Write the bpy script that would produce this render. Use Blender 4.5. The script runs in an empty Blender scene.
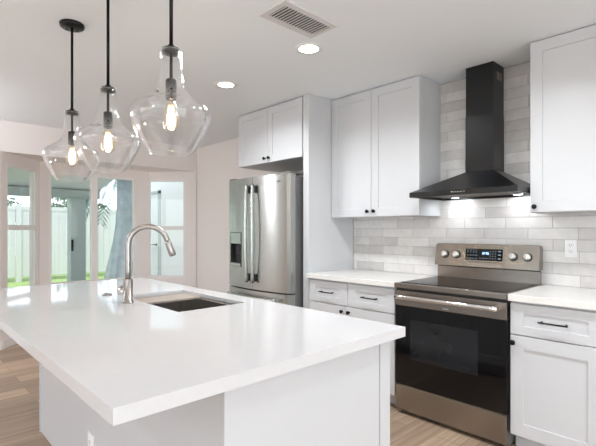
import bpy, bmesh, math, random
from mathutils import Vector, Matrix
PI = math.pi
S = bpy.context.scene
COL = S.collection
ZC = 2.4668                     # ceiling height

# ---------------------------------------------------------------- camera
cam = bpy.data.cameras.new('camera')
cam.sensor_width = 36.0
cam.lens = 432.438 * 36.0 / 596.0
cam.shift_x = 0.0041
cam.shift_y = 0.0114
cam.clip_start = 0.02
camo = bpy.data.objects.new('camera', cam)
camo.location = (1.743, -3.2598, 1.287)
camo.rotation_euler = (PI / 2, 0, PI / 2 - 0.7573)
COL.objects.link(camo)
S.camera = camo

# ---------------------------------------------------------------- exposure
S.view_settings.view_transform = 'Standard'
S.view_settings.look = 'None'
S.view_settings.gamma = 1.0
S.view_settings.use_curve_mapping = False
S.view_settings.exposure = 0.09
try:
    S.cycles.use_denoising = True
    S.cycles.max_bounces = 14
    S.cycles.diffuse_bounces = 6
    S.cycles.transparent_max_bounces = 24
    S.cycles.sample_clamp_indirect = 3.0
    S.cycles.caustics_reflective = False
    S.cycles.caustics_refractive = False
except Exception:
    pass

# ---------------------------------------------------------------- sky, sun, daylight fill lamps
W = bpy.data.worlds.new('sky')
S.world = W
W.use_nodes = True
wn = W.node_tree.nodes
wl = W.node_tree.links
bg = wn['Background']
sky = wn.new('ShaderNodeTexSky')
sky.sky_type = 'HOSEK_WILKIE'
sky.turbidity = 3.0
sky.ground_albedo = 0.5
sky.sun_direction = (0.35, -0.30, 0.88)
hs = wn.new('ShaderNodeHueSaturation')
hs.inputs['Saturation'].default_value = 0.4
wl.new(sky.outputs['Color'], hs.inputs['Color'])
wl.new(hs.outputs['Color'], bg.inputs['Color'])
bg.inputs['Strength'].default_value = 10.0

def light(name, kind, loc, rot, energy, color=(1, 1, 1), size=None, size_y=None, angle=None):
    d = bpy.data.lights.new(name, kind)
    d.energy = energy
    d.color = color
    if kind == 'AREA':
        if size_y:
            d.shape = 'RECTANGLE'; d.size = size; d.size_y = size_y
        else:
            d.shape = 'DISK'; d.size = size
    if kind == 'SUN':
        d.angle = angle or 0.01
    if kind == 'POINT':
        d.shadow_soft_size = size or 0.02
    o = bpy.data.objects.new(name, d)
    o.location = loc
    o.rotation_euler = rot
    COL.objects.link(o)
    return o

sun = light('sun', 'SUN', (3, -3, 8), (0, 0, 0), 2.4, (1.0, 0.97, 0.92), angle=0.009)
sun.rotation_euler = Vector((-0.35, 0.30, -0.88)).to_track_quat('-Z', 'Y').to_euler()
# area lamps added at the unseen glazed openings, standing in for daylight
light('daylight_fill_side', 'AREA', (4.17, -3.6, 1.15), (0, PI / 2 + 0.2, 0), 76, (0.92, 0.965, 1.0), 2.1, 4.2)
light('daylight_fill_rear', 'AREA', (0.3, -6.77, 1.2), (PI / 2 + 0.2, 0, 0), 8, (0.88, 0.95, 1.0), 4.6, 2.0)

# ================================================================ materials
def pm(name, col, rough=0.5, metal=0.0, spec=None, bump=None, vary=None, coat=None, emit=None, rvary=None, aniso=None):
    """principled material; col in sRGB 0-255; bump=(scale, strength, stretch); vary=(scale, amount)"""
    m = bpy.data.materials.new(name)
    m.use_nodes = True
    nt = m.node_tree
    b = nt.nodes['Principled BSDF']
    c = lin(col)
    b.inputs['Base Color'].default_value = (*c, 1)
    b.inputs['Roughness'].default_value = rough
    b.inputs['Metallic'].default_value = metal
    if spec is not None:
        b.inputs['Specular IOR Level'].default_value = spec
    if coat:
        b.inputs['Coat Weight'].default_value = coat[0]
        b.inputs['Coat Roughness'].default_value = coat[1]
    tc = nt.nodes.new('ShaderNodeTexCoord')
    if bump:
        mp = nt.nodes.new('ShaderNodeMapping')
        mp.inputs['Scale'].default_value = bump[2] if len(bump) > 2 else (1, 1, 1)
        nz = nt.nodes.new('ShaderNodeTexNoise')
        nz.inputs['Scale'].default_value = bump[0]
        nz.inputs['Detail'].default_value = 3
        bp = nt.nodes.new('ShaderNodeBump')
        bp.inputs['Strength'].default_value = bump[1]
        bp.inputs['Distance'].default_value = 0.002
        nt.links.new(tc.outputs['Object'], mp.inputs['Vector'])
        nt.links.new(mp.outputs['Vector'], nz.inputs['Vector'])
        nt.links.new(nz.outputs['Fac'], bp.inputs['Height'])
        nt.links.new(bp.outputs['Normal'], b.inputs['Normal'])
        if rvary:
            mr = nt.nodes.new('ShaderNodeMapRange')
            mr.inputs['To Min'].default_value = rough - rvary
            mr.inputs['To Max'].default_value = rough + rvary
            nt.links.new(nz.outputs['Fac'], mr.inputs['Value'])
            nt.links.new(mr.outputs['Result'], b.inputs['Roughness'])
    if vary:
        nz2 = nt.nodes.new('ShaderNodeTexNoise')
        nz2.inputs['Scale'].default_value = vary[0]
        nz2.inputs['Detail'].default_value = 4
        rp = nt.nodes.new('ShaderNodeMapRange')
        rp.inputs['From Min'].default_value = 0.3
        rp.inputs['From Max'].default_value = 0.7
        rp.inputs['To Min'].default_value = 1 - vary[1]
        rp.inputs['To Max'].default_value = 1 + vary[1]
        mx = nt.nodes.new('ShaderNodeVectorMath')
        mx.operation = 'SCALE'
        mx.inputs[0].default_value = c
        nt.links.new(tc.outputs['Object'], nz2.inputs['Vector'])
        nt.links.new(nz2.outputs['Fac'], rp.inputs['Value'])
        nt.links.new(rp.outputs['Result'], mx.inputs['Scale'])
        nt.links.new(mx.outputs['Vector'], b.inputs['Base Color'])
    if aniso:
        tg = nt.nodes.new('ShaderNodeTangent')
        tg.direction_type = 'RADIAL'; tg.axis = 'Z'
        b.inputs['Anisotropic'].default_value = aniso
        b.inputs['Anisotropic Rotation'].default_value = 0.25
        nt.links.new(tg.outputs['Tangent'], b.inputs['Tangent'])
    if emit:
        b.inputs['Emission Color'].default_value = (*lin(emit[0]), 1)
        b.inputs['Emission Strength'].default_value = emit[1]
    return m

def lin(c):
    return tuple((x / 255 / 12.92) if x / 255 <= 0.04045 else ((x / 255 + 0.055) / 1.055) ** 2.4 for x in c[:3])

def glass(name, tint, gloss=1.0, ior=1.45, rough=0.0, power=5.0, top=1.0):
    """thin clear glass: a fresnel mix of clear transmission and mirror reflection"""
    m = bpy.data.materials.new(name)
    m.use_nodes = True
    nt = m.node_tree
    nt.nodes.remove(nt.nodes['Principled BSDF'])
    out = nt.nodes['Material Output']
    tr = nt.nodes.new('ShaderNodeBsdfTransparent')
    tr.inputs['Color'].default_value = (*tint, 1)
    gl = nt.nodes.new('ShaderNodeBsdfGlossy')
    gl.inputs['Roughness'].default_value = rough
    gl.inputs['Color'].default_value = (gloss, gloss, gloss, 1)
    # schlick curve on the facing angle, the same from either side of the glass
    lw = nt.nodes.new('ShaderNodeLayerWeight')
    lw.inputs['Blend'].default_value = 0.5
    pw = nt.nodes.new('ShaderNodeMath'); pw.operation = 'POWER'
    pw.inputs[1].default_value = power
    fr = nt.nodes.new('ShaderNodeMapRange')
    fr.inputs['To Min'].default_value = ((ior - 1) / (ior + 1)) ** 2
    fr.inputs['To Max'].default_value = top
    mx = nt.nodes.new('ShaderNodeMixShader')
    nt.links.new(lw.outputs['Facing'], pw.inputs[0])
    nt.links.new(pw.outputs['Value'], fr.inputs['Value'])
    nt.links.new(fr.outputs['Result'], mx.inputs['Fac'])
    nt.links.new(tr.outputs['BSDF'], mx.inputs[1])
    nt.links.new(gl.outputs['BSDF'], mx.inputs[2])
    nt.links.new(mx.outputs['Shader'], out.inputs['Surface'])
    return m

def tile_material():
    m = pm('glazed_tile', (214, 209, 204), 0.22, bump=(9, 0.5))
    nt = m.node_tree
    b = nt.nodes['Principled BSDF']
    geo = nt.nodes.new('ShaderNodeNewGeometry')
    tc = nt.nodes.new('ShaderNodeTexCoord')
    rp = nt.nodes.new('ShaderNodeValToRGB')
    e = rp.color_ramp.elements
    e[0].position = 0.0; e[0].color = (*lin((200, 196, 193)), 1)
    e[1].position = 1.0; e[1].color = (*lin((228, 225, 222)), 1)
    x = e.new(0.45); x.color = (*lin((218, 215, 212)), 1)
    nz = nt.nodes.new('ShaderNodeTexNoise')
    nz.inputs['Scale'].default_value = 11
    nz.inputs['Detail'].default_value = 6
    nz.inputs['Distortion'].default_value = 1.3
    mr = nt.nodes.new('ShaderNodeMapRange')
    mr.inputs['From Min'].default_value = 0.25
    mr.inputs['From Max'].default_value = 0.7
    mr.inputs['To Min'].default_value = 0.9
    mr.inputs['To Max'].default_value = 1.03
    vm = nt.nodes.new('ShaderNodeVectorMath'); vm.operation = 'SCALE'
    nt.links.new(geo.outputs['Random Per Island'], rp.inputs['Fac'])
    nt.links.new(tc.outputs['Object'], nz.inputs['Vector'])
    nt.links.new(nz.outputs['Fac'], mr.inputs['Value'])
    nt.links.new(rp.outputs['Color'], vm.inputs[0])
    nt.links.new(mr.outputs['Result'], vm.inputs['Scale'])
    nt.links.new(vm.outputs['Vector'], b.inputs['Base Color'])
    return m

def plank_material():
    m = pm('wood_planks', (150, 125, 105), 0.38)
    nt = m.node_tree
    b = nt.nodes['Principled BSDF']
    tc = nt.nodes.new('ShaderNodeTexCoord')
    mp = nt.nodes.new('ShaderNodeMapping')
    mp.inputs['Rotation'].default_value = (0, 0, PI / 2)
    br = nt.nodes.new('ShaderNodeTexBrick')
    br.offset = 0.37
    br.inputs['Scale'].default_value = 1.0
    br.inputs['Brick Width'].default_value = 1.22
    br.inputs['Row Height'].default_value = 0.18
    br.inputs['Mortar Size'].default_value = 0.0014
    br.inputs['Mortar Smooth'].default_value = 0.2
    br.inputs['Color1'].default_value = (0, 0, 0, 1)
    br.inputs['Color2'].default_value = (1, 1, 1, 1)
    br.inputs['Mortar'].default_value = (0.5, 0.5, 0.5, 1)
    rp = nt.nodes.new('ShaderNodeValToRGB')
    e = rp.color_ramp.elements
    e[0].color = (*lin((154, 132, 112)), 1)
    e[1].color = (*lin((198, 172, 147)), 1)
    k = e.new(0.5); k.color = (*lin((178, 152, 129)), 1)
    gm = nt.nodes.new('ShaderNodeMapping')
    gm.inputs['Scale'].default_value = (38, 1.3, 1)
    gn = nt.nodes.new('ShaderNodeTexNoise')
    gn.inputs['Scale'].default_value = 1.0
    gn.inputs['Detail'].default_value = 6
    gn.inputs['Distortion'].default_value = 0.8
    gr = nt.nodes.new('ShaderNodeMapRange')
    gr.inputs['From Min'].default_value = 0.3
    gr.inputs['From Max'].default_value = 0.7
    gr.inputs['To Min'].default_value = 0.62
    gr.inputs['To Max'].default_value = 1.12
    vm = nt.nodes.new('ShaderNodeVectorMath'); vm.operation = 'SCALE'
    seam = nt.nodes.new('ShaderNodeMix'); seam.data_type = 'RGBA'
    seam.inputs[7].default_value = (*lin((95, 75, 60)), 1)
    L = nt.links.new
    L(tc.outputs['Object'], mp.inputs['Vector'])
    L(mp.outputs['Vector'], br.inputs['Vector'])
    L(br.outputs['Color'], rp.inputs['Fac'])
    L(tc.outputs['Object'], gm.inputs['Vector'])
    L(gm.outputs['Vector'], gn.inputs['Vector'])
    L(gn.outputs['Fac'], gr.inputs['Value'])
    L(rp.outputs['Color'], vm.inputs[0])
    L(gr.outputs['Result'], vm.inputs['Scale'])
    L(br.outputs['Fac'], seam.inputs[0])
    L(vm.outputs['Vector'], seam.inputs[6])
    L(seam.outputs[2], b.inputs['Base Color'])
    return m

M = {}
M['wall'] = pm('wall_paint', (241, 234, 231), 0.75, bump=(60, 0.12))
M['ceiling'] = pm('ceiling_paint', (242, 247, 251), 0.85, bump=(45, 0.15))
M['trim'] = pm('trim_paint', (244, 240, 238), 0.4, vary=(3, 0.01))
M['cab'] = pm('cabinet_paint', (203, 204, 206), 0.33, vary=(2, 0.008))
M['cabin'] = pm('cabinet_inside', (190, 188, 186), 0.6, vary=(4, 0.03))
M['quartz'] = pm('white_quartz', (211, 210, 211), 0.055, vary=(40, 0.012))
M['quartz2'] = pm('warm_quartz', (224, 221, 217), 0.22, vary=(40, 0.014))
M['black'] = pm('black_metal', (22, 22, 24), 0.35, 0.6, bump=(200, 0.03))
M['hood'] = pm('hood_black', (11, 12, 14), 0.3, 0.15, bump=(140, 0.04))
M['steel'] = pm('stainless', (160, 153, 145), 0.26, 1.0, vary=(5, 0.03), aniso=0.7)
M['fridge'] = pm('fridge_stainless', (186, 189, 186), 0.27, 1.0, vary=(3, 0.02), aniso=0.8)
M['nickel'] = pm('brushed_nickel', (165, 160, 156), 0.3, 1.0, bump=(60, 0.05, (3, 3, 0.4)), rvary=0.05)
M['chrome'] = pm('polished_steel', (225, 222, 218), 0.12, 1.0, vary=(20, 0.02))
M['sinksteel'] = pm('sink_steel', (185, 181, 176), 0.3, 1.0, vary=(5, 0.03))
M['darkgrey'] = pm('grey_side_panel', (108, 107, 106), 0.5, 0.2, vary=(5, 0.03))
M['register'] = pm('register_enamel', (216, 215, 214), 0.4, vary=(6, 0.01))
M['knobsteel'] = pm('satin_knob', (232, 229, 225), 0.36, 1.0, vary=(8, 0.02))
M['cavity'] = pm('dispenser_cavity', (62, 61, 61), 0.45, 0.3, vary=(5, 0.03))
M['cookglass'] = pm('cooktop_glass', (8, 8, 9), 0.05, 0.0, spec=0.02, vary=(6, 0.05))
M['blackglass'] = pm('black_glass', (9, 9, 11), 0.05, 0.0, spec=0.4, vary=(6, 0.05))
M['ovenwin'] = pm('oven_window_glass', (30, 32, 35), 0.07, 0.0, vary=(5, 0.04))
M['rubber'] = pm('black_plastic', (24, 24, 25), 0.5, vary=(10, 0.05))
M['plate'] = pm('white_plastic', (240, 240, 240), 0.35, vary=(6, 0.01))
M['grout'] = pm('grout', (176, 171, 167), 0.85, bump=(120, 0.2))
M['tile'] = tile_material()
M['floor'] = plank_material()
M['pane'] = glass('window_glass', (0.945, 0.956, 0.948))
M['shade'] = glass('clear_blown_glass', (0.985, 0.985, 0.985), ior=1.42, power=2.0, top=0.85)
M['bulbglass'] = glass('bulb_glass', (0.99, 0.95, 0.86), ior=1.5, power=1.6, top=0.9)
M['filament'] = pm('glowing_filament', (255, 190, 110), 0.5, emit=((255, 200, 130), 14), vary=(8, 0.02))
M['canlens'] = pm('lit_lens', (255, 255, 255), 0.5, emit=((255, 250, 242), 7), vary=(8, 0.005))
M['hoodlens'] = pm('lit_hood_lens', (255, 255, 255), 0.5, emit=((240, 246, 255), 4), vary=(8, 0.005))
M['globe'] = pm('added_opal_globe', (255, 255, 255), 0.5, emit=((246, 249, 255), 34), vary=(8, 0.005))
M['digits'] = pm('display_digits', (190, 225, 255), 0.5, emit=((180, 220, 255), 2.2), vary=(8, 0.005))
M['legend'] = pm('display_legend', (150, 165, 180), 0.5, emit=((150, 170, 190), 0.35), vary=(8, 0.005))
M['board'] = pm('bead_blasted_tray', (196, 184, 172), 0.4, 0.55, bump=(60, 0.1, (1, 8, 1)), vary=(9, 0.05))
M['grass'] = pm('lawn', (160, 186, 110), 0.9, bump=(90, 0.9), vary=(30, 0.25))
M['fence'] = pm('white_vinyl', (214, 215, 214), 0.45, vary=(3, 0.01))
M['stucco'] = pm('outside_stucco', (226, 228, 226), 0.9, bump=(70, 0.5))
M['patio'] = pm('patio_concrete', (180, 176, 170), 0.85, bump=(30, 0.4), vary=(6, 0.05))
M['patiowood'] = pm('grey_painted_timber', (172, 182, 178), 0.6, bump=(40, 0.2, (1, 1, 8)))
M['patioroof'] = pm('patio_ceiling_paint', (228, 234, 231), 0.8, bump=(30, 0.2, (1, 12, 1)))
M['leaf'] = pm('leaves', (120, 140, 112), 0.65, vary=(9, 0.35))
M['leaf2'] = pm('palm_leaves', (128, 146, 138), 0.6, vary=(9, 0.2))
M['bark'] = pm('bark', (160, 168, 172), 0.9, bump=(14, 1.0, (1, 1, 5)), vary=(6, 0.15))
M['doorpaint'] = pm('exterior_door_paint', (222, 226, 224), 0.45, vary=(4, 0.01))

# ================================================================ mesh builder
class MB:
    def __init__(self):
        self.bm = bmesh.new()
    def _add(self, verts, faces, mat=None):
        vs = [self.bm.verts.new(mat @ Vector(v) if mat else v) for v in verts]
        out = []
        for f in faces:
            try:
                out.append(self.bm.faces.new([vs[i] for i in f]))
            except ValueError:
                pass
        return vs, out
    def box(self, x0, x1, y0, y1, z0, z1, bev=0.0, mat=None, seg=2):
        x0, x1 = min(x0, x1), max(x0, x1); y0, y1 = min(y0, y1), max(y0, y1); z0, z1 = min(z0, z1), max(z0, z1)
        v = [(x0, y0, z0), (x1, y0, z0), (x1, y1, z0), (x0, y1, z0), (x0, y0, z1), (x1, y0, z1), (x1, y1, z1), (x0, y1, z1)]
        f = [(0, 3, 2, 1), (4, 5, 6, 7), (0, 1, 5, 4), (1, 2, 6, 5), (2, 3, 7, 6), (3, 0, 4, 7)]
        vs, fs = self._add(v, f, mat)
        if bev:
            es = list({e for q in fs for e in q.edges})
            bmesh.ops.bevel(self.bm, geom=es, offset=bev, segments=seg, affect='EDGES', profile=0.5)
        return self
    def hexa(self, v, bev=0.0):
        f = [(0, 3, 2, 1), (4, 5, 6, 7), (0, 1, 5, 4), (1, 2, 6, 5), (2, 3, 7, 6), (3, 0, 4, 7)]
        vs, fs = self._add(v, f)
        if bev:
            es = list({e for q in fs for e in q.edges})
            bmesh.ops.bevel(self.bm, geom=es, offset=bev, segments=2, affect='EDGES', profile=0.5)
        return self
    def ringslab(self, o, i, z0, z1, bev=0.0, z0i=None):
        """rectangular slab o=(x0,x1,y0,y1) with a rectangular hole i"""
        def rect(r, z): return [(r[0], r[2], z), (r[1], r[2], z), (r[1], r[3], z), (r[0], r[3], z)]
        v = rect(o, z0) + rect(i, z0 if z0i is None else z0i) + rect(o, z1) + rect(i, z1)
        f = []
        for k in range(4):
            n = (k + 1) % 4
            f.append((8 + k, 8 + n, 12 + n, 12 + k))
            f.append((k, 4 + k, 4 + n, n))
            f.append((k, n, 8 + n, 8 + k))
            f.append((4 + k, 12 + k, 12 + n, 4 + n))
        vs, fs = self._add(v, f)
        if bev:
            es = [e for e in {e for q in fs for e in q.edges} if e.is_manifold and e.calc_face_angle(0) > 0.6]
            bmesh.ops.bevel(self.bm, geom=es, offset=bev, segments=2, affect='EDGES', profile=0.5)
        return self
    def tube(self, pts, r, seg=16, caps=True, flat=None):
        """tube along points; r a number or one per point; flat=(a,b) scales the section"""
        pts = [Vector(p) for p in pts]
        n = len(pts)
        rs = r if isinstance(r, (list, tuple)) else [r] * n
        rings = []
        d0 = (pts[1] - pts[0]).normalized()
        up = Vector((0, 0, 1)) if abs(d0.z) < 0.9 else Vector((1, 0, 0))
        u = d0.cross(up).normalized()
        for k in range(n):
            d = (pts[min(k + 1, n - 1)] - pts[max(k - 1, 0)]).normalized()
            u = (u - d * u.dot(d)).normalized()
            w = d.cross(u)
            a, b = flat or (1, 1)
            rings.append([self.bm.verts.new(pts[k] + (u * math.cos(2 * PI * j / seg) * a + w * math.sin(2 * PI * j / seg) * b) * rs[k]) for j in range(seg)])
        for k in range(n - 1):
            for j in range(seg):
                f = self.bm.faces.new([rings[k][j], rings[k][(j + 1) % seg], rings[k + 1][(j + 1) % seg], rings[k + 1][j]])
                f.smooth = True
        if caps:
            self.bm.faces.new(list(reversed(rings[0])))
            self.bm.faces.new(rings[-1])
        return self
    def lathe(self, prof, c=(0, 0, 0), seg=48, axis='z', smooth=True, mat=None):
        """prof = [(r, h)...] turned about an axis through c"""
        c = Vector(c)
        rings = []
        def P(r, a, h):
            p = {'z': Vector((r * math.cos(a), r * math.sin(a), h)), 'y': Vector((r * math.cos(a), h, r * math.sin(a))),
                 'x': Vector((h, r * math.cos(a), r * math.sin(a)))}[axis]
            p = p + c
            return mat @ p if mat else p
        for r, h in prof:
            if r < 1e-6:
                rings.append([self.bm.verts.new(P(0, 0, h))])
            else:
                rings.append([self.bm.verts.new(P(r, 2 * PI * j / seg, h)) for j in range(seg)])
        for k in range(len(rings) - 1):
            a, b = rings[k], rings[k + 1]
            for j in range(seg):
                n = (j + 1) % seg
                if len(a) == 1 and len(b) == 1: continue
                if len(a) == 1: q = [a[0], b[n], b[j]]
                elif len(b) == 1: q = [a[j], a[n], b[0]]
                else: q = [a[j], a[n], b[n], b[j]]
                f = self.bm.faces.new(q)
                f.smooth = smooth
        return self
    def prism(self, poly, axis, a, b, bev=0.0):
        """extrude a polygon; axis 'x': poly in (y,z); 'y': poly in (x,z); 'z': poly in (x,y)"""
        n = len(poly)
        def P(p, t): return {'x': (t, p[0], p[1]), 'y': (p[0], t, p[1]), 'z': (p[0], p[1], t)}[axis]
        v = [P(p, a) for p in poly] + [P(p, b) for p in poly]
        f = [tuple(range(n - 1, -1, -1)), tuple(range(n, 2 * n))]
        for k in range(n):
            f.append((k, (k + 1) % n, n + (k + 1) % n, n + k))
        vs, fs = self._add(v, f)
        if bev:
            es = [e for e in {e for q in fs for e in q.edges} if e.calc_face_angle(0) > 0.5]
            bmesh.ops.bevel(self.bm, geom=es, offset=bev, segments=2, affect='EDGES', profile=0.5)
        return self
    def shaker(self, x0, x1, z0, z1, yf, sgn=-1, thick=0.02, rail=(0.068, 0.068), dep=0.007):
        """recessed-panel front in the xz plane; yf is the front face, sgn the way it faces (-1 = -y)"""
        rx, rz = rail
        yb = yf - sgn * thick
        yp = yf - sgn * dep
        e = 0.0012
        def R(x0, x1, z0, z1, y): return [(x0, y, z0), (x1, y, z0), (x1, y, z1), (x0, y, z1)]
        v = (R(x0, x1, z0, z1, yb) + R(x0, x1, z0, z1, yf - sgn * e) + R(x0 + e, x1 - e, z0 + e, z1 - e, yf)
             + R(x0 + rx, x1 - rx, z0 + rz, z1 - rz, yf) + R(x0 + rx + 0.0015, x1 - rx - 0.0015, z0 + rz + 0.0015, z1 - rz - 0.0015, yp))
        f = [(3, 2, 1, 0), (16, 17, 18, 19)]
        for s in range(4):
            for k in range(4):
                n = (k + 1) % 4
                f.append((4 * s + k, 4 * s + n, 4 * s + 4 + n, 4 * s + 4 + k))
        self._add(v, f)
        return self
    def build(self, name, m, parent=None, loc=None, smooth=None):
        bmesh.ops.recalc_face_normals(self.bm, faces=self.bm.faces)
        off = Vector(loc) if loc is not None else (Vector(parent['_org']) if parent is not None and '_org' in parent else Vector((0, 0, 0)))
        bmesh.ops.translate(self.bm, verts=self.bm.verts, vec=-off)
        me = bpy.data.meshes.new(name)
        self.bm.to_mesh(me)
        self.bm.free()
        mats = m if isinstance(m, list) else [m]
        for q in mats: me.materials.append(q)
        o = bpy.data.objects.new(name, me)
        COL.objects.link(o)
        if parent is not None:
            o.parent = parent
            o['_org'] = list(off)
        else:
            o.location = off
            o['_org'] = list(off)
        return o

def empty(name, loc):
    o = bpy.data.objects.new(name, None)
    o.empty_display_size = 0.05
    o.location = loc
    o['_org'] = list(loc)
    COL.objects.link(o)
    return o
def tag(o, label, cat, group=None):
    o['label'] = label; o['category'] = cat
    if group: o['group'] = group
    return o
def thing(name, loc, label, cat, group=None):
    return tag(empty(name, loc), label, cat, group)
def struct(o):
    o['kind'] = 'structure'
    return o
def copy_tree(src, loc, parent=None):
    c = src.copy(); COL.objects.link(c)
    if parent is not None: c.parent = parent
    else: c.location = loc
    for ch in src.children: copy_tree(ch, None, c)
    return c

# ================================================================ the setting
XL, XR, YF = -3.80, 4.20, -6.80
struct(MB().box(XL - 0.7, XR + 0.15, YF - 0.15, 0.16, -0.06, 0.0).build('floor', M['floor']))
struct(MB().box(XL - 0.7, XR + 0.15, YF - 0.15, 0.16, ZC, ZC + 0.12).build('ceiling', M['ceiling']))
struct(MB().box(XL - 0.12, XR + 0.15, 0.010, 0.15, 0, ZC).build('wall_back', M['wall']))
YA, YD = -2.365, -0.03
dB = 0.47
mb = MB()
mb.box(XL - 0.12, XL, YF, YA, 0, ZC)
mb.box(XL - 0.12, XL, YA, 0.010, 2.13, ZC)
mb.box(XL - 0.12, XL, YD, 0.010, 0, 2.13)
struct(mb.build('wall_left', M['wall']))
mb = MB()       # right wall with a wide glazed opening
mb.box(XR, XR + 0.12, YF, -5.8, 0, ZC).box(XR, XR + 0.12, -1.4, 0.010, 0, ZC).box(XR, XR + 0.12, -5.8, -1.4, 2.2, ZC)
struct(mb.build('wall_right', M['wall']))
mb = MB()       # wall behind the camera with a wide glazed opening
mb.box(XL, -2.1, YF - 0.12, YF, 0, ZC).box(2.7, XR, YF - 0.12, YF, 0, ZC).box(-2.1, 2.7, YF - 0.12, YF, 2.3, ZC)
struct(mb.build('wall_front', M['wall']))
def slider(name, mat, L, H, n):
    w = struct(empty(name, (0, 0, 0)))
    f = MB(); p = MB()
    f.box(0, L, -0.04, 0.04, 0.0, 0.06, mat=mat).box(0, L, -0.04, 0.04, H - 0.06, H, mat=mat)
    for k in range(n + 1):
        s = k * (L - 0.07) / n
        f.box(s, s + 0.07, -0.035, 0.035, 0.06, H - 0.06, mat=mat)
    p.box(0.05, L - 0.05, -0.004, 0.004, 0.05, H - 0.05, mat=mat)
    f.build('window_frame', M['trim'], w); p.build('pane', M['pane'], w)
slider('window_4', Matrix.Translation((XR + 0.06, -5.8, 0)) @ Matrix.Rotation(PI / 2, 4, 'Z'), 4.4, 2.2, 4)
slider('window_5', Matrix.Translation((-2.1, YF - 0.06, 0)), 4.8, 2.3, 4)

# bay: lower wall, posts, soffit; windows with frame, sash rail, lock and pane
A = Vector((XL, YA, 0)); B = Vector((XL - dB, YA + dB, 0)); Cc = Vector((XL - dB, YD - dB, 0)); D = Vector((XL, YD, 0))
def seg_matrix(p, q):
    d = (q - p).normalized()
    # local x along the wall (p->q), local y into the room
    n = Vector((d.y, -d.x, 0))
    if n.x < 0: n = -n
    m = Matrix(((d.x, n.x, 0, p.x), (d.y, n.y, 0, p.y), (0, 0, 1, 0), (0, 0, 0, 1)))
    return m, (q - p).length
ZW0, ZW1 = 0.622, 1.985
bay = MB()
def bay_side(p, q, g0, g1, name, rails, mulls):
    mat, L = seg_matrix(p, q)
    t = 0.10
    fr = 0.035
    a0, a1 = g0 - fr, g1 + fr
    z0, z1 = ZW0 - fr, ZW1 + fr
    bay.box(-0.02, L + 0.02, -t, 0, 0, z0, mat=mat)
    bay.box(-0.02, L + 0.02, -t, 0, z1, 2.16, mat=mat)
    bay.box(-0.02, a0, -t, 0, z0, z1, mat=mat)
    bay.box(a1, L + 0.02, -t, 0, z0, z1, mat=mat)
    w = struct(empty(name, tuple(p)))
    f = MB()
    yo, yi = -0.06, -0.006
    f.box(a0, g0, yo, yi, z0, z1, 0.003, mat); f.box(g1, a1, yo, yi, z0, z1, 0.003, mat)
    f.box(g0, g1, yo, yi, z0, ZW0, 0.003, mat); f.box(g0, g1, yo, yi, ZW1, z1, 0.003, mat)
    f.build('window_frame', M['trim'], w)
    for m0, m1 in mulls:
        MB().box(m0, m1, yo, yi + 0.008, ZW0, ZW1, 0.003, mat).build('mullion', M['trim'], w)
    for r0, r1 in rails:
        r = MB().box(g0, g1, yo, yi + 0.008, r0, r1, 0.003, mat).build('sash_rail', M['trim'], w)
        k = MB()
        for s in (0.33, 0.67):
            s = g0 + (g1 - g0) * s
            k.box(s - 0.022, s + 0.022, yi + 0.008, yi + 0.02, r1 - 0.03, r1 - 0.012, 0.002, mat)
        k.build('sash_lock', M['trim'], r)
    cuts = [g0] + [x for m_ in mulls for x in m_] + [g1]
    for k in range(0, len(cuts), 2):
        zc = [ZW0] + [x for r_ in rails for x in r_] + [ZW1]
        for j in range(0, len(zc), 2):
            MB().box(cuts[k], cuts[k + 1], -0.033, -0.027, zc[j], zc[j + 1], mat=mat).build('pane', M['pane'], w)
    return w
bay_side(A, B, 0.105, 0.585, 'window_1', [(1.284, 1.34)], [])
bay_side(B, Cc, 0.13, 1.175, 'window_2', [], [(0.60, 0.683)])
mC, LC = seg_matrix(Cc, D)
bay_side(Cc, D, LC - 0.655, LC - 0.165, 'window_3', [(1.284, 1.34)], [])
struct(bay.build('wall_bay', M['wall']))
so = MB().prism([(XL - 0.121, YA - 0.02), (XL - dB - 0.14, YA + dB - 0.12), (XL - dB - 0.14, YD - dB + 0.12), (XL - 0.121, YD + 0.02)], 'z', 2.13, ZC + 0.02)
# the soffit sits between header and ceiling outside the room line
struct(so.build('trim_1', M['wall']))
# baseboards of the left wall and the bay
bb = MB()
bb.box(XL, XL + 0.014, YF, YA, 0, 0.10, 0.003)
struct(bb.build('baseboard_left', M['trim']))
bb = MB()
for p, q in ((A, B), (B, Cc), (Cc, D)):
    mt, L = seg_matrix(p, q)
    bb.box(0.01, L - 0.01, 0.0, 0.014, 0, 0.10, 0.003, mt)
struct(bb.build('baseboard_bay', M['trim']))
struct(MB().box(XL, -1.93, -0.004, 0.0095, 0, 0.10, 0.003).build('baseboard_back', M['trim']))

# ---------------------------------------------------------------- outside the bay
gr = MB().box(-24, XL - 0.7, YF - 0.19, 12, -0.10, -0.02)
tag(gr.build('lawn', M['grass']), 'green lawn beyond the patio in front of the white fence', 'grass')['kind'] = 'stuff'
struct(MB().box(-7.0, 24, -26, YF - 0.2, -0.10, -0.02).build('yard_ground', M['patio']))
struct(MB().box(XR + 0.2, 24, YF - 0.2, 8, -0.10, -0.02).build('yard_side', M['patio']))
struct(MB().box(-8.2, XL - 0.66, -6, 0.80, -0.06, -0.001).build('patio_floor', M['patio']))
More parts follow.
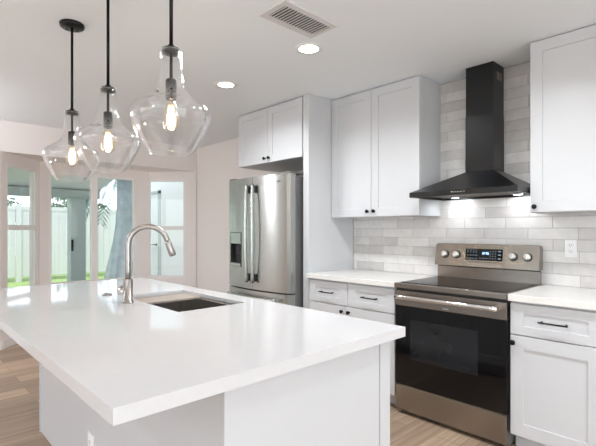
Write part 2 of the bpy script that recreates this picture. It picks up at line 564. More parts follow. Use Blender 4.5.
# house wing with exterior door, seen through the right-hand bay window
mb = MB()
mb.box(-7.9, -3.95, 0.83, 0.98, -0.019, 2.9)
struct(mb.build('wall_wing', M['stucco']))
dr = struct(empty('door_1', (-7.06, 0.83, 0)))
MB().box(-7.50, -6.66, 0.795, 0.828, 0.02, 2.03, 0.003).build('door_panel', M['doorpaint'], dr)
f = MB()
f.box(-7.58, -7.50, 0.785, 0.828, 0.0, 2.11, 0.003).box(-6.66, -6.60, 0.785, 0.828, 0.0, 2.11, 0.003).box(-7.58, -6.60, 0.785, 0.828, 2.03, 2.09, 0.003)
f.build('door_frame', M['patiowood'], dr)
h = MB(); h.tube([(-6.73, 0.795, 0.98), (-6.73, 0.745, 0.98)], 0.012); h.tube([(-6.73, 0.748, 0.98), (-6.86, 0.748, 0.975)], 0.010); h.lathe([(0, -0.008), (0.03, -0.008), (0.03, 0), (0, 0)], (-6.73, 0.795, 0.98), 20, 'y')
h.build('door_handle', M['black'], dr)
# patio roof sloping down to a beam
pr = MB().prism([(-4.55, 2.62), (-7.45, 2.05), (-7.45, 2.15), (-4.55, 2.75)], 'y', -6.0, -0.15)
struct(pr.build('patio_roof', M['patioroof']))
struct(MB().box(-7.42, -7.26, -6.0, -0.15, 1.90, 2.06, 0.004).build('patio_beam', M['patiowood']))
po = MB().box(-7.46, -7.22, -0.70, -0.43, -0.001, 1.90, 0.006)
pot = thing('patio_post', (-7.34, -0.565, 0), 'grey-green square patio post seen through the middle bay window', 'post')
po.build('post_shaft', M['patiowood'], pot)
MB().box(-7.216, -7.19, -0.70, -0.66, 0.88, 1.10, 0.004).build('latch_plate', M['black'], pot)
# white vinyl fence in bays
for k in range(8):
    y0 = -6.4 + k * 1.83
    fb = thing('fence_bay', (-10.9, y0, 0), 'tall white privacy fence bay standing behind the lawn', 'fence', 'white fence bays beyond the lawn')
    g = MB()
    for j in range(10):
        g.box(-10.915, -10.885, y0 + 0.115 + j * 0.17, y0 + 0.115 + j * 0.17 + 0.166, 0.10, 1.80, 0.004)
    g.build('fence_panel', M['fence'], fb)
    MB().box(-10.955, -10.845, y0 - 0.005, y0 + 0.105, -0.02, 1.92, 0.004).build('fence_post', M['fence'], fb)
    MB().box(-10.93, -10.87, y0 + 0.105, y0 + 1.82, 1.78, 1.88, 0.004).build('top_rail', M['fence'], fb)
# hedge foliage above the fence
rnd = random.Random(4)
def leaf_cloud(mb, n, cx, cy, cz, sx, sy, sz, size, r):
    for _ in range(n):
        while True:
            p = Vector((r.uniform(-1, 1), r.uniform(-1, 1), r.uniform(-1, 1)))
            if p.length <= 1: break
        c = Vector((cx + p.x * sx, cy + p.y * sy, cz + p.z * sz))
        a = Vector((r.gauss(0, 1), r.gauss(0, 1), r.gauss(0, 1))).normalized()
        b = a.orthogonal().normalized()
        n_ = a.cross(b)
        s = size * r.uniform(0.6, 1.3)
        vs = [mb.bm.verts.new(c + v) for v in (-a * s, b * s * 0.4 + n_ * s * 0.1, a * s, -b * s * 0.4 + n_ * s * 0.1)]
        mb.bm.faces.new(vs)
for k in range(5):
    cy = -3.9 + k * 2.3
    g = MB()
    leaf_cloud(g, 900, -11.9, cy, 1.75, 0.55, 1.04, 0.62, 0.09, rnd)
    hb = thing('hedge_bush', (-11.9, cy, 0), 'dark green leafy bush showing above the white fence', 'bush', 'bushes behind the white fence')
    g.build('foliage', M['leaf'], hb)
    t = MB()
    for a in range(4):
        t.tube([(-11.9, cy, 0.0), (-11.9 + 0.2 * math.cos(a * 1.6), cy + 0.5 * math.sin(a * 1.6), 1.6)], [0.03, 0.012], 7)
    t.build('stem', M['bark'], hb)
# palm with a flared trunk and drooping fronds
pt = thing('palm_tree', (-8.6, 0.95, 0), 'grey palm trunk with drooping fronds beyond the patio, right of the post', 'tree')
MB().lathe([(0.0, -0.019), (0.56, -0.019), (0.50, 0.25), (0.42, 0.6), (0.33, 1.0), (0.27, 1.4), (0.24, 1.9), (0.24, 2.9), (0, 2.9)], (-8.6, 0.95, 0), 24).build('trunk', M['bark'], pt)
for k in range(12):
    a = k * 2 * PI / 12 + 0.2
    d = Vector((math.cos(a), math.sin(a), 0))
    g = MB()
    base = Vector((-8.6, 0.95, 2.85))
    def stem_at(t): return base + d * (1.15 * t) + Vector((0, 0, 0.38 * t - 1.75 * t * t))
    pts = [stem_at(j / 10) for j in range(11)]
    g.tube(pts, [0.014 * (1 - j / 12) for j in range(11)], 6)
    sd = d.cross(Vector((0, 0, 1)))
    for j in range(26):
        t = 0.2 + 0.8 * j / 25
        p = stem_at(t)
        for s in (-1, 1):
            L = 0.42 * (1 - 0.4 * t)
            tip = p + sd * s * L * 0.75 + d * L * 0.3 + Vector((0, 0, -L * 0.75))
            v = [g.bm.verts.new(q) for q in (p, p + (tip - p) * 0.4 + d * 0.028, tip, p + (tip - p) * 0.4 - d * 0.028)]
            g.bm.faces.new(v)
    g.build('frond', M['leaf2'], pt)

# ================================================================ tile backsplash
bs = thing('tile_backsplash', (0.4, 0.0, 0.914), 'off-white glazed brick tile backsplash running from counter up to ceiling', 'backsplash')
XT0, XT1 = -0.894, 1.90
MB().box(XT0, XT1, 0.0025, 0.0098, 0.914, ZC).build('grout', M['grout'], bs)
tl = MB()
ph = 0.0772
pw = 0.3045
row = 0
z = 0.9145
rn = random.Random(2)
while z < ZC - 0.004:
    z1 = min(z + ph, ZC) - 0.0022
    off = (-0.096 if row % 2 else 0.058) + rn.uniform(-0.006, 0.006)
    k0 = math.floor((XT0 - off) / pw) - 1
    for k in range(k0, k0 + 13):
        a = max(off + k * pw, XT0); b = min(off + (k + 1) * pw - 0.0022, XT1)
        if b - a < 0.012 or z1 - z < 0.01: continue
        tl.box(a, b, 0.0 + rn.uniform(0, 0.0008), 0.0024, z, z1, 0.0012, seg=1)
    z += ph; row += 1
tl.build('tiles', M['tile'], bs)

# ================================================================ cabinets
def pull(mb, xc, z, yf, L=0.145, sgn=-1):
    yo = yf + sgn * 0.028
    h = L / 2
    mb.tube([(xc - h, yo, z), (xc - h * 0.4, yo + sgn * 0.003, z), (xc + h * 0.4, yo + sgn * 0.003, z), (xc + h, yo, z)], 0.005, 10)
    for s in (-1, 1):
        mb.tube([(xc + s * (h - 0.012), yf, z), (xc + s * (h - 0.012), yo, z)], [0.0065, 0.0045], 10)
    return mb
def knob(xc, z, yf, sgn=-1):
    pr = [(0, 0.026), (0.010, 0.0255), (0.0145, 0.022), (0.0155, 0.018), (0.0125, 0.014), (0.006, 0.011), (0.006, 0.003), (0.009, 0.0), (0, 0.0)]
    return MB().lathe([(r, sgn * h) for r, h in pr], (xc, yf, z), 20, 'y')
def carcass(x0, x1, y0, y1, z0, z1):
    return MB().box(x0, x1, y0, y1, z0, z1, 0.0008)
YBF = -0.62     # base door fronts
YUF = -0.323    # upper door fronts
ZUB = 1.396

def base_cabinet(name, label, x0, x1, drawers, doors, knobs, group=None):
    t = thing(name, ((x0 + x1) / 2, -0.3, 0), label, 'cabinet', group)
    b = MB()
    b.box(x0, x1, YBF + 0.022, -0.002, 0.095, 0.874, 0.0008)
    b.build('body', M['cab'], t)
    MB().box(x0 + 0.002, x1 - 0.002, YBF + 0.09, -0.01, 0.0, 0.0945).build('toe_kick', M['cab'], t)
    for a, c in drawers:
        d = MB().shaker(a, c, 0.684, 0.861, YBF, rail=(0.068, 0.05)).build('drawer', M['cab'], t)
        pull(MB(), (a + c) / 2, 0.774, YBF).build('pull_handle', M['black'], d)
    for (a, c), kx in zip(doors, knobs):
        d = MB().shaker(a, c, 0.101, 0.678, YBF, rail=(0.07, 0.073)).build('door', M['cab'], t)
        knob(kx, 0.636, YBF).build('knob', M['black'], d)
    return t
base_cabinet('base_cabinet', 'white two-drawer base cabinet between refrigerator panel and stainless range', -0.893, -0.006,
             [(-0.878, -0.455), (-0.449, -0.018)], [(-0.878, -0.472), (-0.468, -0.018)], [-0.507, -0.437])
base_cabinet('base_cabinet', 'white base cabinet with one drawer and one door, right of the range', 0.768, 1.232,
             [(0.772, 1.226)], [(0.772, 1.226)], [0.789])
base_cabinet('base_cabinet', 'white base cabinet at the far right end of the wall counter', 1.2335, 1.897,
             [(1.238, 1.562), (1.568, 1.892)], [(1.238, 1.562), (1.568, 1.892)], [1.535, 1.595])

def upper_cabinet(name, label, x0, x1, z0, z1, yf, doors, knobs, kz, rail=(0.068, 0.068)):
    t = thing(name, ((x0 + x1) / 2, yf / 2, z0), label, 'cabinet')
    b = MB()
    b.box(x0, x1, yf + 0.021, -0.0015, z0, z1, 0.0008)
    b.build('body', M['cab'], t)
    for (a, c), kx in zip(doors, knobs):
        d = MB().shaker(a, c, z0 + 0.002, z1 - 0.006, yf, rail=rail).build('door', M['cab'], t)
        knob(kx, kz, yf).build('knob', M['black'], d)
    return t
upper_cabinet('wall_cabinet', 'white two-door wall cabinet hung left of the black range hood', -0.8935, 0.005, ZUB, ZC - 0.003, YUF,
              [(-0.890, -0.449), (-0.445, 0.003)], [-0.480, -0.414], 1.442)
upper_cabinet('wall_cabinet', 'white single-door wall cabinet hung right of the black range hood', 0.780, 1.315, ZUB, ZC - 0.003, YUF,
              [(0.782, 1.313)], [0.809], 1.431)
upper_cabinet('wall_cabinet', 'white two-door wall cabinet at the far right end of the wall', 1.3165, 1.897, ZUB, ZC - 0.003, YUF,
              [(1.319, 1.606), (1.610, 1.895)], [1.572, 1.644], 1.431)
upper_cabinet('fridge_cabinet', 'short white two-door cabinet bridging over the stainless refrigerator', -1.922, -0.9635, 1.931, ZC - 0.006, -0.61,
              [(-1.920, -1.452), (-1.448, -0.978)], [-1.490, -1.424], 1.974)
ep = thing('fridge_surround', (-0.93, -0.3, 0), 'tall white floor-to-ceiling panel standing right of the refrigerator', 'panel')
MB().box(-0.9615, -0.8950, -0.590, -0.0015, 0.0, ZC - 0.002, 0.0008).build('side_panel', M['cab'], ep)
MB().box(-0.9615, -0.8950, -0.611, -0.5902, 0.0, ZC - 0.002, 0.0012).build('front_filler', M['cab'], ep)
# scribe strip under the right hand wall cabinet (light rail)
# ---------------------------------------------------------------- wall counters
tag(MB().box(-0.8945, -0.0015, -0.645, -0.0005, 0.8765, 0.9138, 0.002).build('countertop', M['quartz2'], None, (-0.45, -0.3, 0.8765)),
    'white quartz countertop left of the range, under the two-door wall cabinet', 'countertop')
tag(MB().box(0.7655, 1.90, -0.645, -0.0005, 0.8765, 0.9138, 0.002).build('countertop', M['quartz2'], None, (1.33, -0.3, 0.8765)),
    'white quartz countertop right of the range, running out of frame', 'countertop')

# ================================================================ range hood
hd = thing('range_hood', (0.397, -0.2, 1.52), 'black pyramid chimney range hood mounted above the range', 'range hood')
hx0, hx1, hy0 = 0.026, 0.769, -0.498
cx0, cx1, cy0 = 0.299, 0.501, -0.187
lip = MB().ringslab((hx0, hx1, hy0, -0.001), (hx0 + 0.02, hx1 - 0.02, hy0 + 0.02, -0.02), 1.520, 1.5555, 0.001)
lip.build('canopy_rim', M['hood'], hd)
cn = MB().hexa([(hx0 + 0.002, hy0 + 0.002, 1.5557), (hx1 - 0.002, hy0 + 0.002, 1.5557), (hx1 - 0.002, -0.001, 1.5557), (hx0 + 0.002, -0.001, 1.5557),
                (cx0 - 0.002, cy0 - 0.002, 1.706), (cx1 + 0.002, cy0 - 0.002, 1.706), (cx1 + 0.002, -0.001, 1.706), (cx0 - 0.002, -0.001, 1.706)], 0.001)
cn.build('canopy', M['hood'], hd)
up = MB().box(hx0 + 0.021, hx1 - 0.021, hy0 + 0.021, -0.021, 1.535, 1.548)
under = up.build('underside_panel', M['steel'], hd)
fl = MB()
for k in range(2):
    a = 0.13 + k * 0.275
    fl.box(a, a + 0.26, -0.40, -0.12, 1.5305, 1.5348, 0.002)
    for j in range(12):
        fl.box(a + 0.012 + j * 0.02, a + 0.022 + j * 0.02, -0.39, -0.13, 1.5285, 1.5306)
fl.build('grease_filter', M['steel'], hd)
MB().box(cx0, cx1, cy0, -0.001, 1.7062, 2.106, 0.001).build('chimney_lower', M['hood'], hd)
MB().box(cx0 + 0.002, cx1 - 0.002, cy0 + 0.002, -0.001, 2.1062, ZC - 0.001, 0.001).build('chimney_upper', M['hood'], hd)
v = MB()
for k in range(4):
    v.box(cx1 - 0.0019, cx1 - 0.0008, -0.125 + k * 0.022, -0.113 + k * 0.022, 2.35, 2.41)
v.build('vent_slot', M['steel'], hd)
bt = MB()
for k in range(5):
    bt.lathe([(0, -0.003), (0.0045, -0.003), (0.0045, 0), (0, 0)], (0.353 + k * 0.0207, hy0, 1.541), 14, 'y')
bt.build('button', M['chrome'], hd)
for x in (0.17, 0.625):
    MB().lathe([(0, 1.5285), (0.028, 1.5285), (0.031, 1.5345), (0, 1.5345)], (x, -0.085, 0), 24).build('hood_lamp', M['hoodlens'], hd)
    light('hood_lamp_light', 'AREA', (x, -0.13, 1.525), (math.radians(8), 0, 0), 0.8, (0.93, 0.96, 1.0), 0.05)

# ================================================================ range
rg = thing('range', (0.381, -0.33, 0), 'stainless freestanding electric range with black glass oven door', 'range')
MB().box(0.004, 0.758, -0.605, -0.022, 0.018, 0.880, 0.002).build('body', M['darkgrey'], rg)
for px in (0.05, 0.71):
    for py in (-0.57, -0.06):
        MB().lathe([(0, 0.0), (0.018, 0.0), (0.018, 0.0175), (0, 0.0175)], (px, py, 0), 14).build('foot', M['rubber'], rg)
MB().box(0.001, 0.761, -0.655, -0.022, 0.8805, 0.9150, 0.004).build('cooktop_frame', M['steel'], rg)
ct = MB().box(0.022, 0.740, -0.605, -0.060, 0.9152, 0.9185, 0.0015).build('cooktop_glass', M['cookglass'], rg)
M['burner'] = pm('burner_print', (44, 44, 46), 0.12, vary=(20, 0.1))
for bx, by, br_ in ((0.20, -0.47, 0.10), (0.56, -0.47, 0.085), (0.20, -0.20, 0.075), (0.56, -0.20, 0.10), (0.385, -0.17, 0.05)):
    MB().lathe([(br_ - 0.003, 0.9186), (br_, 0.9187), (br_, 0.9186)], (bx, by, 0), 40).build('burner_ring', M['burner'], ct)
# backguard: lower riser and leaning console with rounded shoulders
MB().box(0.010, 0.752, -0.058, -0.012, 0.9152, 1.004, 0.002).build('backguard_riser', M['steel'], rg)
MB().box(0.013, 0.749, -0.052, -0.014, 1.0042, 1.016).build('backguard_gap', M['rubber'], rg)
def console_profile(y_off):
    pts = [(0.004, 1.012), (0.758, 1.012)]
    for k in range(7):
        a = k / 6 * PI / 2
        pts.append((0.758 - 0.022 + 0.022 * math.cos(a), 1.165 + 0.016 * math.sin(a)))
    for k in range(7):
        a = PI / 2 + k / 6 * PI / 2
        pts.append((0.004 + 0.022 + 0.022 * math.cos(a), 1.165 + 0.016 * math.sin(a)))
    return pts
cp = console_profile(0)
cm = MB()
nb = len(cp)
def yfr(z): return -0.092 + (z - 1.012) * 0.16
vb = [(x, yfr(z_), z_) for x, z_ in cp] + [(x, -0.004, z_) for x, z_ in cp]
fc = [tuple(range(nb)), tuple(range(2 * nb - 1, nb - 1, -1))] + [(k, nb + k, nb + (k + 1) % nb, (k + 1) % nb) for k in range(nb)]
cm._add(vb, fc)
es = [e for e in cm.bm.edges if e.is_manifold and e.calc_face_angle(0) > 0.8]
bmesh.ops.bevel(cm.bm, geom=es, offset=0.003, segments=2, affect='EDGES')
console = cm.build('control_panel', M['steel'], rg)
# raised lower brow of the console
lb = MB()
lb._add([(0.235, yfr(1.014) - 0.004, 1.0125), (0.545, yfr(1.014) - 0.004, 1.0125), (0.505, yfr(1.05) - 0.003, 1.047), (0.275, yfr(1.05) - 0.003, 1.047),
         (0.225, yfr(1.014), 1.0125), (0.555, yfr(1.014), 1.0125), (0.512, yfr(1.053), 1.053), (0.268, yfr(1.053), 1.053)],
        [(0, 1, 2, 3), (0, 4, 5, 1), (1, 5, 6, 2), (2, 6, 7, 3), (3, 7, 4, 0)])
lb.build('panel_brow', M['steel'], console)
def on_panel(x0, x1, z0, z1, lift, th):
    y0a, y1a = yfr(z0), yfr(z1)
    return [(x0, y0a - lift - th, z0), (x1, y0a - lift - th, z0), (x1, y0a - lift, z0), (x0, y0a - lift, z0),
            (x0, y1a - lift - th, z1), (x1, y1a - lift - th, z1), (x1, y1a - lift, z1), (x0, y1a - lift, z1)]
dsp = MB().hexa(on_panel(0.250, 0.520, 1.062, 1.146, 0.0003, 0.003), 0.0008).build('display', M['blackglass'], rg)
dg = MB()
# clock digits 12:45 in seven segments
SEG = {'0': 'abcdef', '1': 'bc', '2': 'abged', '3': 'abgcd', '4': 'fgbc', '5': 'afgcd', '6': 'afgedc', '7': 'abc', '8': 'abcdefg', '9': 'abcfgd'}
def digit(mb, ch, x, z, w, h, t):
    for s in SEG[ch]:
        if s == 'a': r = (x, x + w, z + h - t, z + h)
        if s == 'd': r = (x, x + w, z, z + t)
        if s == 'g': r = (x, x + w, z + h / 2 - t / 2, z + h / 2 + t / 2)
        if s == 'b': r = (x + w - t, x + w, z + h / 2, z + h)
        if s == 'c': r = (x + w - t, x + w, z, z + h / 2)
        if s == 'f': r = (x, x + t, z + h / 2, z + h)
        if s == 'e': r = (x, x + t, z, z + h / 2)
        mb.hexa(on_panel(r[0], r[1], r[2], r[3], 0.0035, 0.0004))
xx = 0.372
for ch in '1245':
    digit(dg, ch, xx, 1.106, 0.008, 0.017, 0.0022)
    xx += 0.0125 if ch != '2' else 0.017
for zz in (1.110, 1.117):
    dg.hexa(on_panel(0.3945, 0.3965, zz, zz + 0.0022, 0.0035, 0.0004))
dg.build('clock_digits', M['digits'], dsp)
lg = MB()
rl = random.Random(7)
for cx_ in (0.262, 0.284, 0.306, 0.326):
    for cz_ in (1.074, 1.097, 1.120, 1.134):
        lg.hexa(on_panel(cx_, cx_ + rl.uniform(0.008, 0.014), cz_, cz_ + 0.0032, 0.0034, 0.0004))
for cx_ in (0.356, 0.379, 0.402):
    lg.hexa(on_panel(cx_, cx_ + 0.012, 1.076, 1.0795, 0.0034, 0.0004))
for cx_ in (0.432, 0.450, 0.468):
    for cz_ in (1.076, 1.093, 1.110, 1.127):
        lg.hexa(on_panel(cx_, cx_ + 0.005, cz_, cz_ + 0.005, 0.0034, 0.0004))
for cz_ in (1.076, 1.103, 1.128):
    lg.hexa(on_panel(0.490, 0.508, cz_, cz_ + 0.006, 0.0034, 0.0004))
lg.build('key_legend', M['legend'], dsp)
ang = math.atan(0.16)
for kx in (0.087, 0.180, 0.592, 0.686):
    kz = 1.098
    T = Matrix.Translation((kx, yfr(kz), kz)) @ Matrix.Rotation(-ang, 4, 'X')
    kn = MB().lathe([(0.0, -0.001), (0.029, -0.001), (0.029, -0.006), (0.025, -0.008), (0.0, -0.008)], (0, 0, 0), 28, 'y', mat=T).build('knob_ring', M['rubber'], rg)
    k2 = MB().lathe([(0.0235, -0.008), (0.0225, -0.026), (0.020, -0.030), (0.0, -0.031)], (0, 0, 0), 28, 'y', mat=T)
    k2.box(-0.0055, 0.0055, -0.041, -0.028, -0.021, 0.021, 0.002, mat=T)
    k2.build('knob', M['knobsteel'], kn)
# vent trim under the cooktop
MB().box(0.006, 0.756, -0.632, -0.606, 0.8645, 0.8802).build('vent_gap', M['rubber'], rg)
od = MB().box(0.0035, 0.7585, -0.640, -0.607, 0.206, 0.7585, 0.002).build('oven_door', M['blackglass'], rg)
MB().box(0.002, 0.760, -0.643, -0.607, 0.7590, 0.8620, 0.003).build('door_top_rail', M['steel'], od)
MB().box(0.1235, 0.590, -0.6412, -0.6402, 0.395, 0.668, 0.0003).build('oven_window', M['ovenwin'], od)
hb = MB()
hp = []
for k in range(15):
    t = k / 14
    hp.append((0.035 + 0.692 * t, -0.700 - 0.010 * math.sin(PI * t), 0.826))
hb.tube(hp, 0.013, 16, True, (0.8, 1.15))
for x in (0.055, 0.707):
    hb.box(x - 0.016, x + 0.016, -0.700, -0.6432, 0.814, 0.838, 0.004)
hb.build('door_handle', M['chrome'], od)
MB().box(0.362, 0.402, -0.6437, -0.6431, 0.772, 0.780).build('badge', M['chrome'], od)
dw = MB().box(0.0045, 0.7575, -0.640, -0.607, 0.028, 0.1995, 0.004).build('storage_drawer', M['steel'], rg)
MB().box(0.0045, 0.7575, -0.637, -0.607, 0.2000, 0.2055, 0.001).build('drawer_trim', M['steel'], rg)

# ================================================================ refrigerator
fr = thing('refrigerator', (-1.455, -0.38, 0), 'stainless french-door refrigerator with water dispenser under the short cabinet', 'refrigerator')
FX0, FX1 = -1.910, -1.000
MB().box(FX0 + 0.004, FX1 - 0.004, -0.660, -0.03, 0.03, 1.760, 0.004).build('body', M['darkgrey'], fr)
MB().box(FX0 + 0.02, FX1 - 0.02, -0.62, -0.08, 0.0, 0.0298).build('base_grille', M['rubber'], fr)
xm = (FX0 + FX1) / 2
def ycurve(x):
    t = (x - xm) / ((FX1 - FX0) / 2)
    e = max(0.0, (abs(t) - 0.965) / 0.035)
    return -0.790 + 0.050 * t * t + 0.016 * e * e
def curved(mb, x0, x1, z0, z1, n, yb=-0.668):
    v = []; f = []
    for k in range(n + 1):
        x = x0 + (x1 - x0) * k / n
        y = ycurve(x)
        v += [(x, y, z0), (x, y, z1), (x, yb, z1), (x, yb, z0)]
    for k in range(n):
        a, b = 4 * k, 4 * k + 4
        f += [(a, b, b + 1, a + 1), (a + 1, b + 1, b + 2, a + 2), (a + 2, b + 2, b + 3, a + 3), (a + 3, b + 3, b, a)]
    f += [(0, 1, 2, 3), (4 * n + 3, 4 * n + 2, 4 * n + 1, 4 * n)]
    vs, fs = mb._add(v, f)
    return mb
DX0, DX1, DZ0, DZ1 = -1.862, -1.635, 0.930, 1.262
ld = MB()
ld_x1 = xm - 0.0025
zb, zt = 0.735, 1.778
curved(ld, FX0, DX0, zb, zt, 8); curved(ld, DX0, DX1, zb, DZ0, 8); curved(ld, DX0, DX1, DZ1, zt, 8); curved(ld, DX1, ld_x1, zb, zt, 8)
ldo = ld.build('left_door', M['fridge'], fr)
rdo = curved(MB(), xm + 0.0025, FX1, zb, zt, 20).build('right_door', M['fridge'], fr)
dr1 = curved(MB(), FX0, FX1, 0.405, 0.722, 36).build('freezer_drawer', M['fridge'], fr)
dr2 = curved(MB(), FX0, FX1, 0.075, 0.392, 36).build('freezer_drawer', M['fridge'], fr)
for o, z_ in ((dr1, 0.665), (dr2, 0.335)):
    g = MB()
    pts = [(xm + (k - 10) / 10 * 0.36, ycurve(xm + (k - 10) / 10 * 0.36) - 0.052, z_) for k in range(21)]
    g.tube(pts, 0.013, 12, True, (1, 1.1))
    for s in (-0.33, 0.33):
        g.box(xm + s - 0.012, xm + s + 0.012, ycurve(xm + s) - 0.05, ycurve(xm + s) - 0.0005, z_ - 0.011, z_ + 0.011, 0.003)
    g.build('drawer_handle', M['fridge'], o)
# dispenser: recess box, silver key panel above, paddle and drip tray
dp = MB()
yb_ = -0.700
x0_, x1_ = DX0 + 0.0008, DX1 - 0.0008
yfa, yfb = ycurve(DX0) - 0.003, ycurve(DX1) - 0.003
dp.box(x0_, x1_, yb_, yb_ + 0.02, DZ0 + 0.001, DZ1 - 0.001)
dp.box(x0_, x0_ + 0.008, yfa, yb_, DZ0 + 0.001, DZ1 - 0.001)
dp.box(x1_ - 0.008, x1_, yfb, yb_, DZ0 + 0.001, DZ1 - 0.001)
dpo = dp.build('water_dispenser', M['cavity'], ldo)
MB().hexa([(x0_ + 0.009, yfa - 0.002, 1.150), (x1_ - 0.009, yfb - 0.002, 1.150), (x1_ - 0.009, yb_, 1.150), (x0_ + 0.009, yb_, 1.150),
           (x0_ + 0.009, yfa - 0.004, 1.258), (x1_ - 0.009, yfb - 0.004, 1.258), (x1_ - 0.009, yb_, 1.258), (x0_ + 0.009, yb_, 1.258)], 0.004).build('control_face', M['fridge'], dpo)
MB().hexa([(x0_ + 0.009, yfa - 0.004, 0.933), (x1_ - 0.009, yfb - 0.004, 0.933), (x1_ - 0.009, yb_, 0.933), (x0_ + 0.009, yb_, 0.933),
           (x0_ + 0.009, yfa - 0.004, 0.962), (x1_ - 0.009, yfb - 0.004, 0.962), (x1_ - 0.009, yb_, 0.962), (x0_ + 0.009, yb_, 0.962)], 0.003).build('drip_tray', M['fridge'], dpo)
MB().box(-1.79, -1.72, -0.735, -0.722, 1.02, 1.13, 0.004).build('paddle', M['rubber'], dpo)
for o, hx, dx in ((ldo, xm - 0.040, -0.006), (rdo, xm + 0.046, 0.006)):
    g = MB()
    n = 24
    pts = []
    for k in range(n + 1):
        t = k / n
        pts.append((hx + (0.020 if dx > 0 else 0.004) * math.sin(PI * t), ycurve(hx) - 0.034 - 0.020 * math.sin(PI * t) ** 0.8, 0.80 + 0.905 * t))
    g.tube(pts, 0.0165, 14, True, (1.15, 0.75))
    hnd = g.build('door_handle', M['fridge'], o)
    for z_ in (0.845, 1.66):
        MB().box(hx - 0.010, hx + 0.010, ycurve(hx) - 0.034, ycurve(hx) - 0.0005, z_ - 0.035, z_ + 0.035, 0.004).build('handle_mount', M['rubber'], hnd)
lo = MB().box(-1.140, -1.098, ycurve(-1.12) - 0.0022, ycurve(-1.12) + 0.004, 1.706, 1.717, 0.001)
lo.build('badge', M['darkgrey'], rdo)
for a, b in ((FX0 + 0.01, FX0 + 0.10), (FX1 - 0.10, FX1 - 0.01)):
    MB().box(a, b, -0.735, -0.55, 1.7785, 1.796, 0.003).build('hinge_cover', M['darkgrey'], fr)

# ================================================================ outlets
def outlet(x, z, yf, label, yh=0.0):
    t = thing('wall_outlet', (x, yf, z), label, 'outlet')
    MB().box(x - 0.035, x + 0.035, yf - 0.006, yf, z - 0.0575, z + 0.0575, 0.0025).build('cover_plate', M['plate'], t)
    for s in (-0.0205, 0.0205):
        r = MB().box(x - 0.017, x + 0.017, yf - 0.0085, yf - 0.0062, z + s - 0.0145, z + s + 0.0145, 0.002).build('receptacle', M['plate'], t)
        q = MB()
        for dx_, h_ in ((-0.0065, 0.0045), (0.0065, 0.0038)):
            q.box(x + dx_ - 0.0012, x + dx_ + 0.0012, yf - 0.0089, yf - 0.0084, z + s + 0.001 - h_, z + s + 0.001 + h_ + 0.002)
        q.lathe([(0, -0.0004), (0.0022, -0.0004), (0.0022, 0.0), (0, 0.0)], (x, yf - 0.0085, z + s - 0.0085), 10, 'y')
        q.build('slots', M['rubber'], r)
    return t
outlet(0.923, 1.164, -0.0004, 'white duplex outlet on the tile backsplash right of the range')

# ================================================================ island
IX0, IX1, IY0, IY1 = -1.560, 0.825, -2.917, -1.811
BX0, BX1, BY0, BY1 = -1.130, 0.775, -2.605, -1.845
isl = thing('kitchen_island', (-0.18, -2.23, 0), 'white island cabinet carrying the quartz top with sink', 'island')
MB().box(BX0 + 0.021, BX1 - 0.0212, BY0, BY0 + 0.02, 0.108, 0.8760, 0.001).build('back_panel', M['cab'], isl)
MB().box(BX0 + 0.005, BX0 + 0.0205, BY0 - 0.006, BY1 - 0.03, 0.108, 0.8760, 0.001).build('end_panel', M['cab'], isl)
MB().box(BX1 - 0.0205, BX1, BY0 - 0.0005, -1.9105, 0.108, 0.8760, 0.001).build('end_panel', M['cab'], isl)
MB().box(BX1 - 0.0205, BX1 + 0.004, -1.9085, BY1, 0.108, 0.8760, 0.0015).build('corner_stile', M['cab'], isl)
MB().box(BX0 + 0.021, BX1 - 0.021, BY0 + 0.0205, BY1 - 0.025, 0.1085, 0.127).build('bottom_panel', M['cabin'], isl)
MB().box(BX0 + 0.08, BX1 - 0.06, BY0 + 0.085, BY1 - 0.085, 0.0, 0.1078).build('toe_kick', M['cab'], isl)
MB().box(BX0 + 0.021, BX1 - 0.021, BY1 - 0.0245, BY1 - 0.022, 0.13, 0.875).build('face_frame', M['cab'], isl)
xs = [BX0 + 0.022, -0.70, -0.35, 0.0, 0.38, BX1 - 0.022]
for k in range(5):
    d = MB().shaker(xs[k] + 0.0015, xs[k + 1] - 0.0015, 0.112, 0.690, BY1 - 0.0005, 1, rail=(0.065, 0.07)).build('door', M['cab'], isl)
    pull(MB(), (xs[k] + xs[k + 1]) / 2, 0.655, BY1, 0.145, 1).build('pull_handle', M['black'], d)
    d = MB().shaker(xs[k] + 0.0015, xs[k + 1] - 0.0015, 0.694, 0.868, BY1 - 0.0005, 1, rail=(0.065, 0.05)).build('drawer', M['cab'], isl)
    pull(MB(), (xs[k] + xs[k + 1]) / 2, 0.781, BY1, 0.145, 1).build('pull_handle', M['black'], d)
outlet(-0.254, 0.336, BY0 - 0.0004, 'white duplex outlet on the seating side of the island')
HX0, HX1, HY0, HY1 = -0.690, -0.045, -2.300, -1.925
tag(MB().ringslab((IX0, IX1, IY0, IY1), (HX0, HX1, HY0, HY1), 0.8770, 0.9140, 0.0025, 0.896).build('island_countertop', M['quartz'], None, (-0.37, -2.36, 0.877)),
    'large glossy white quartz island top with a sink cutout', 'countertop')
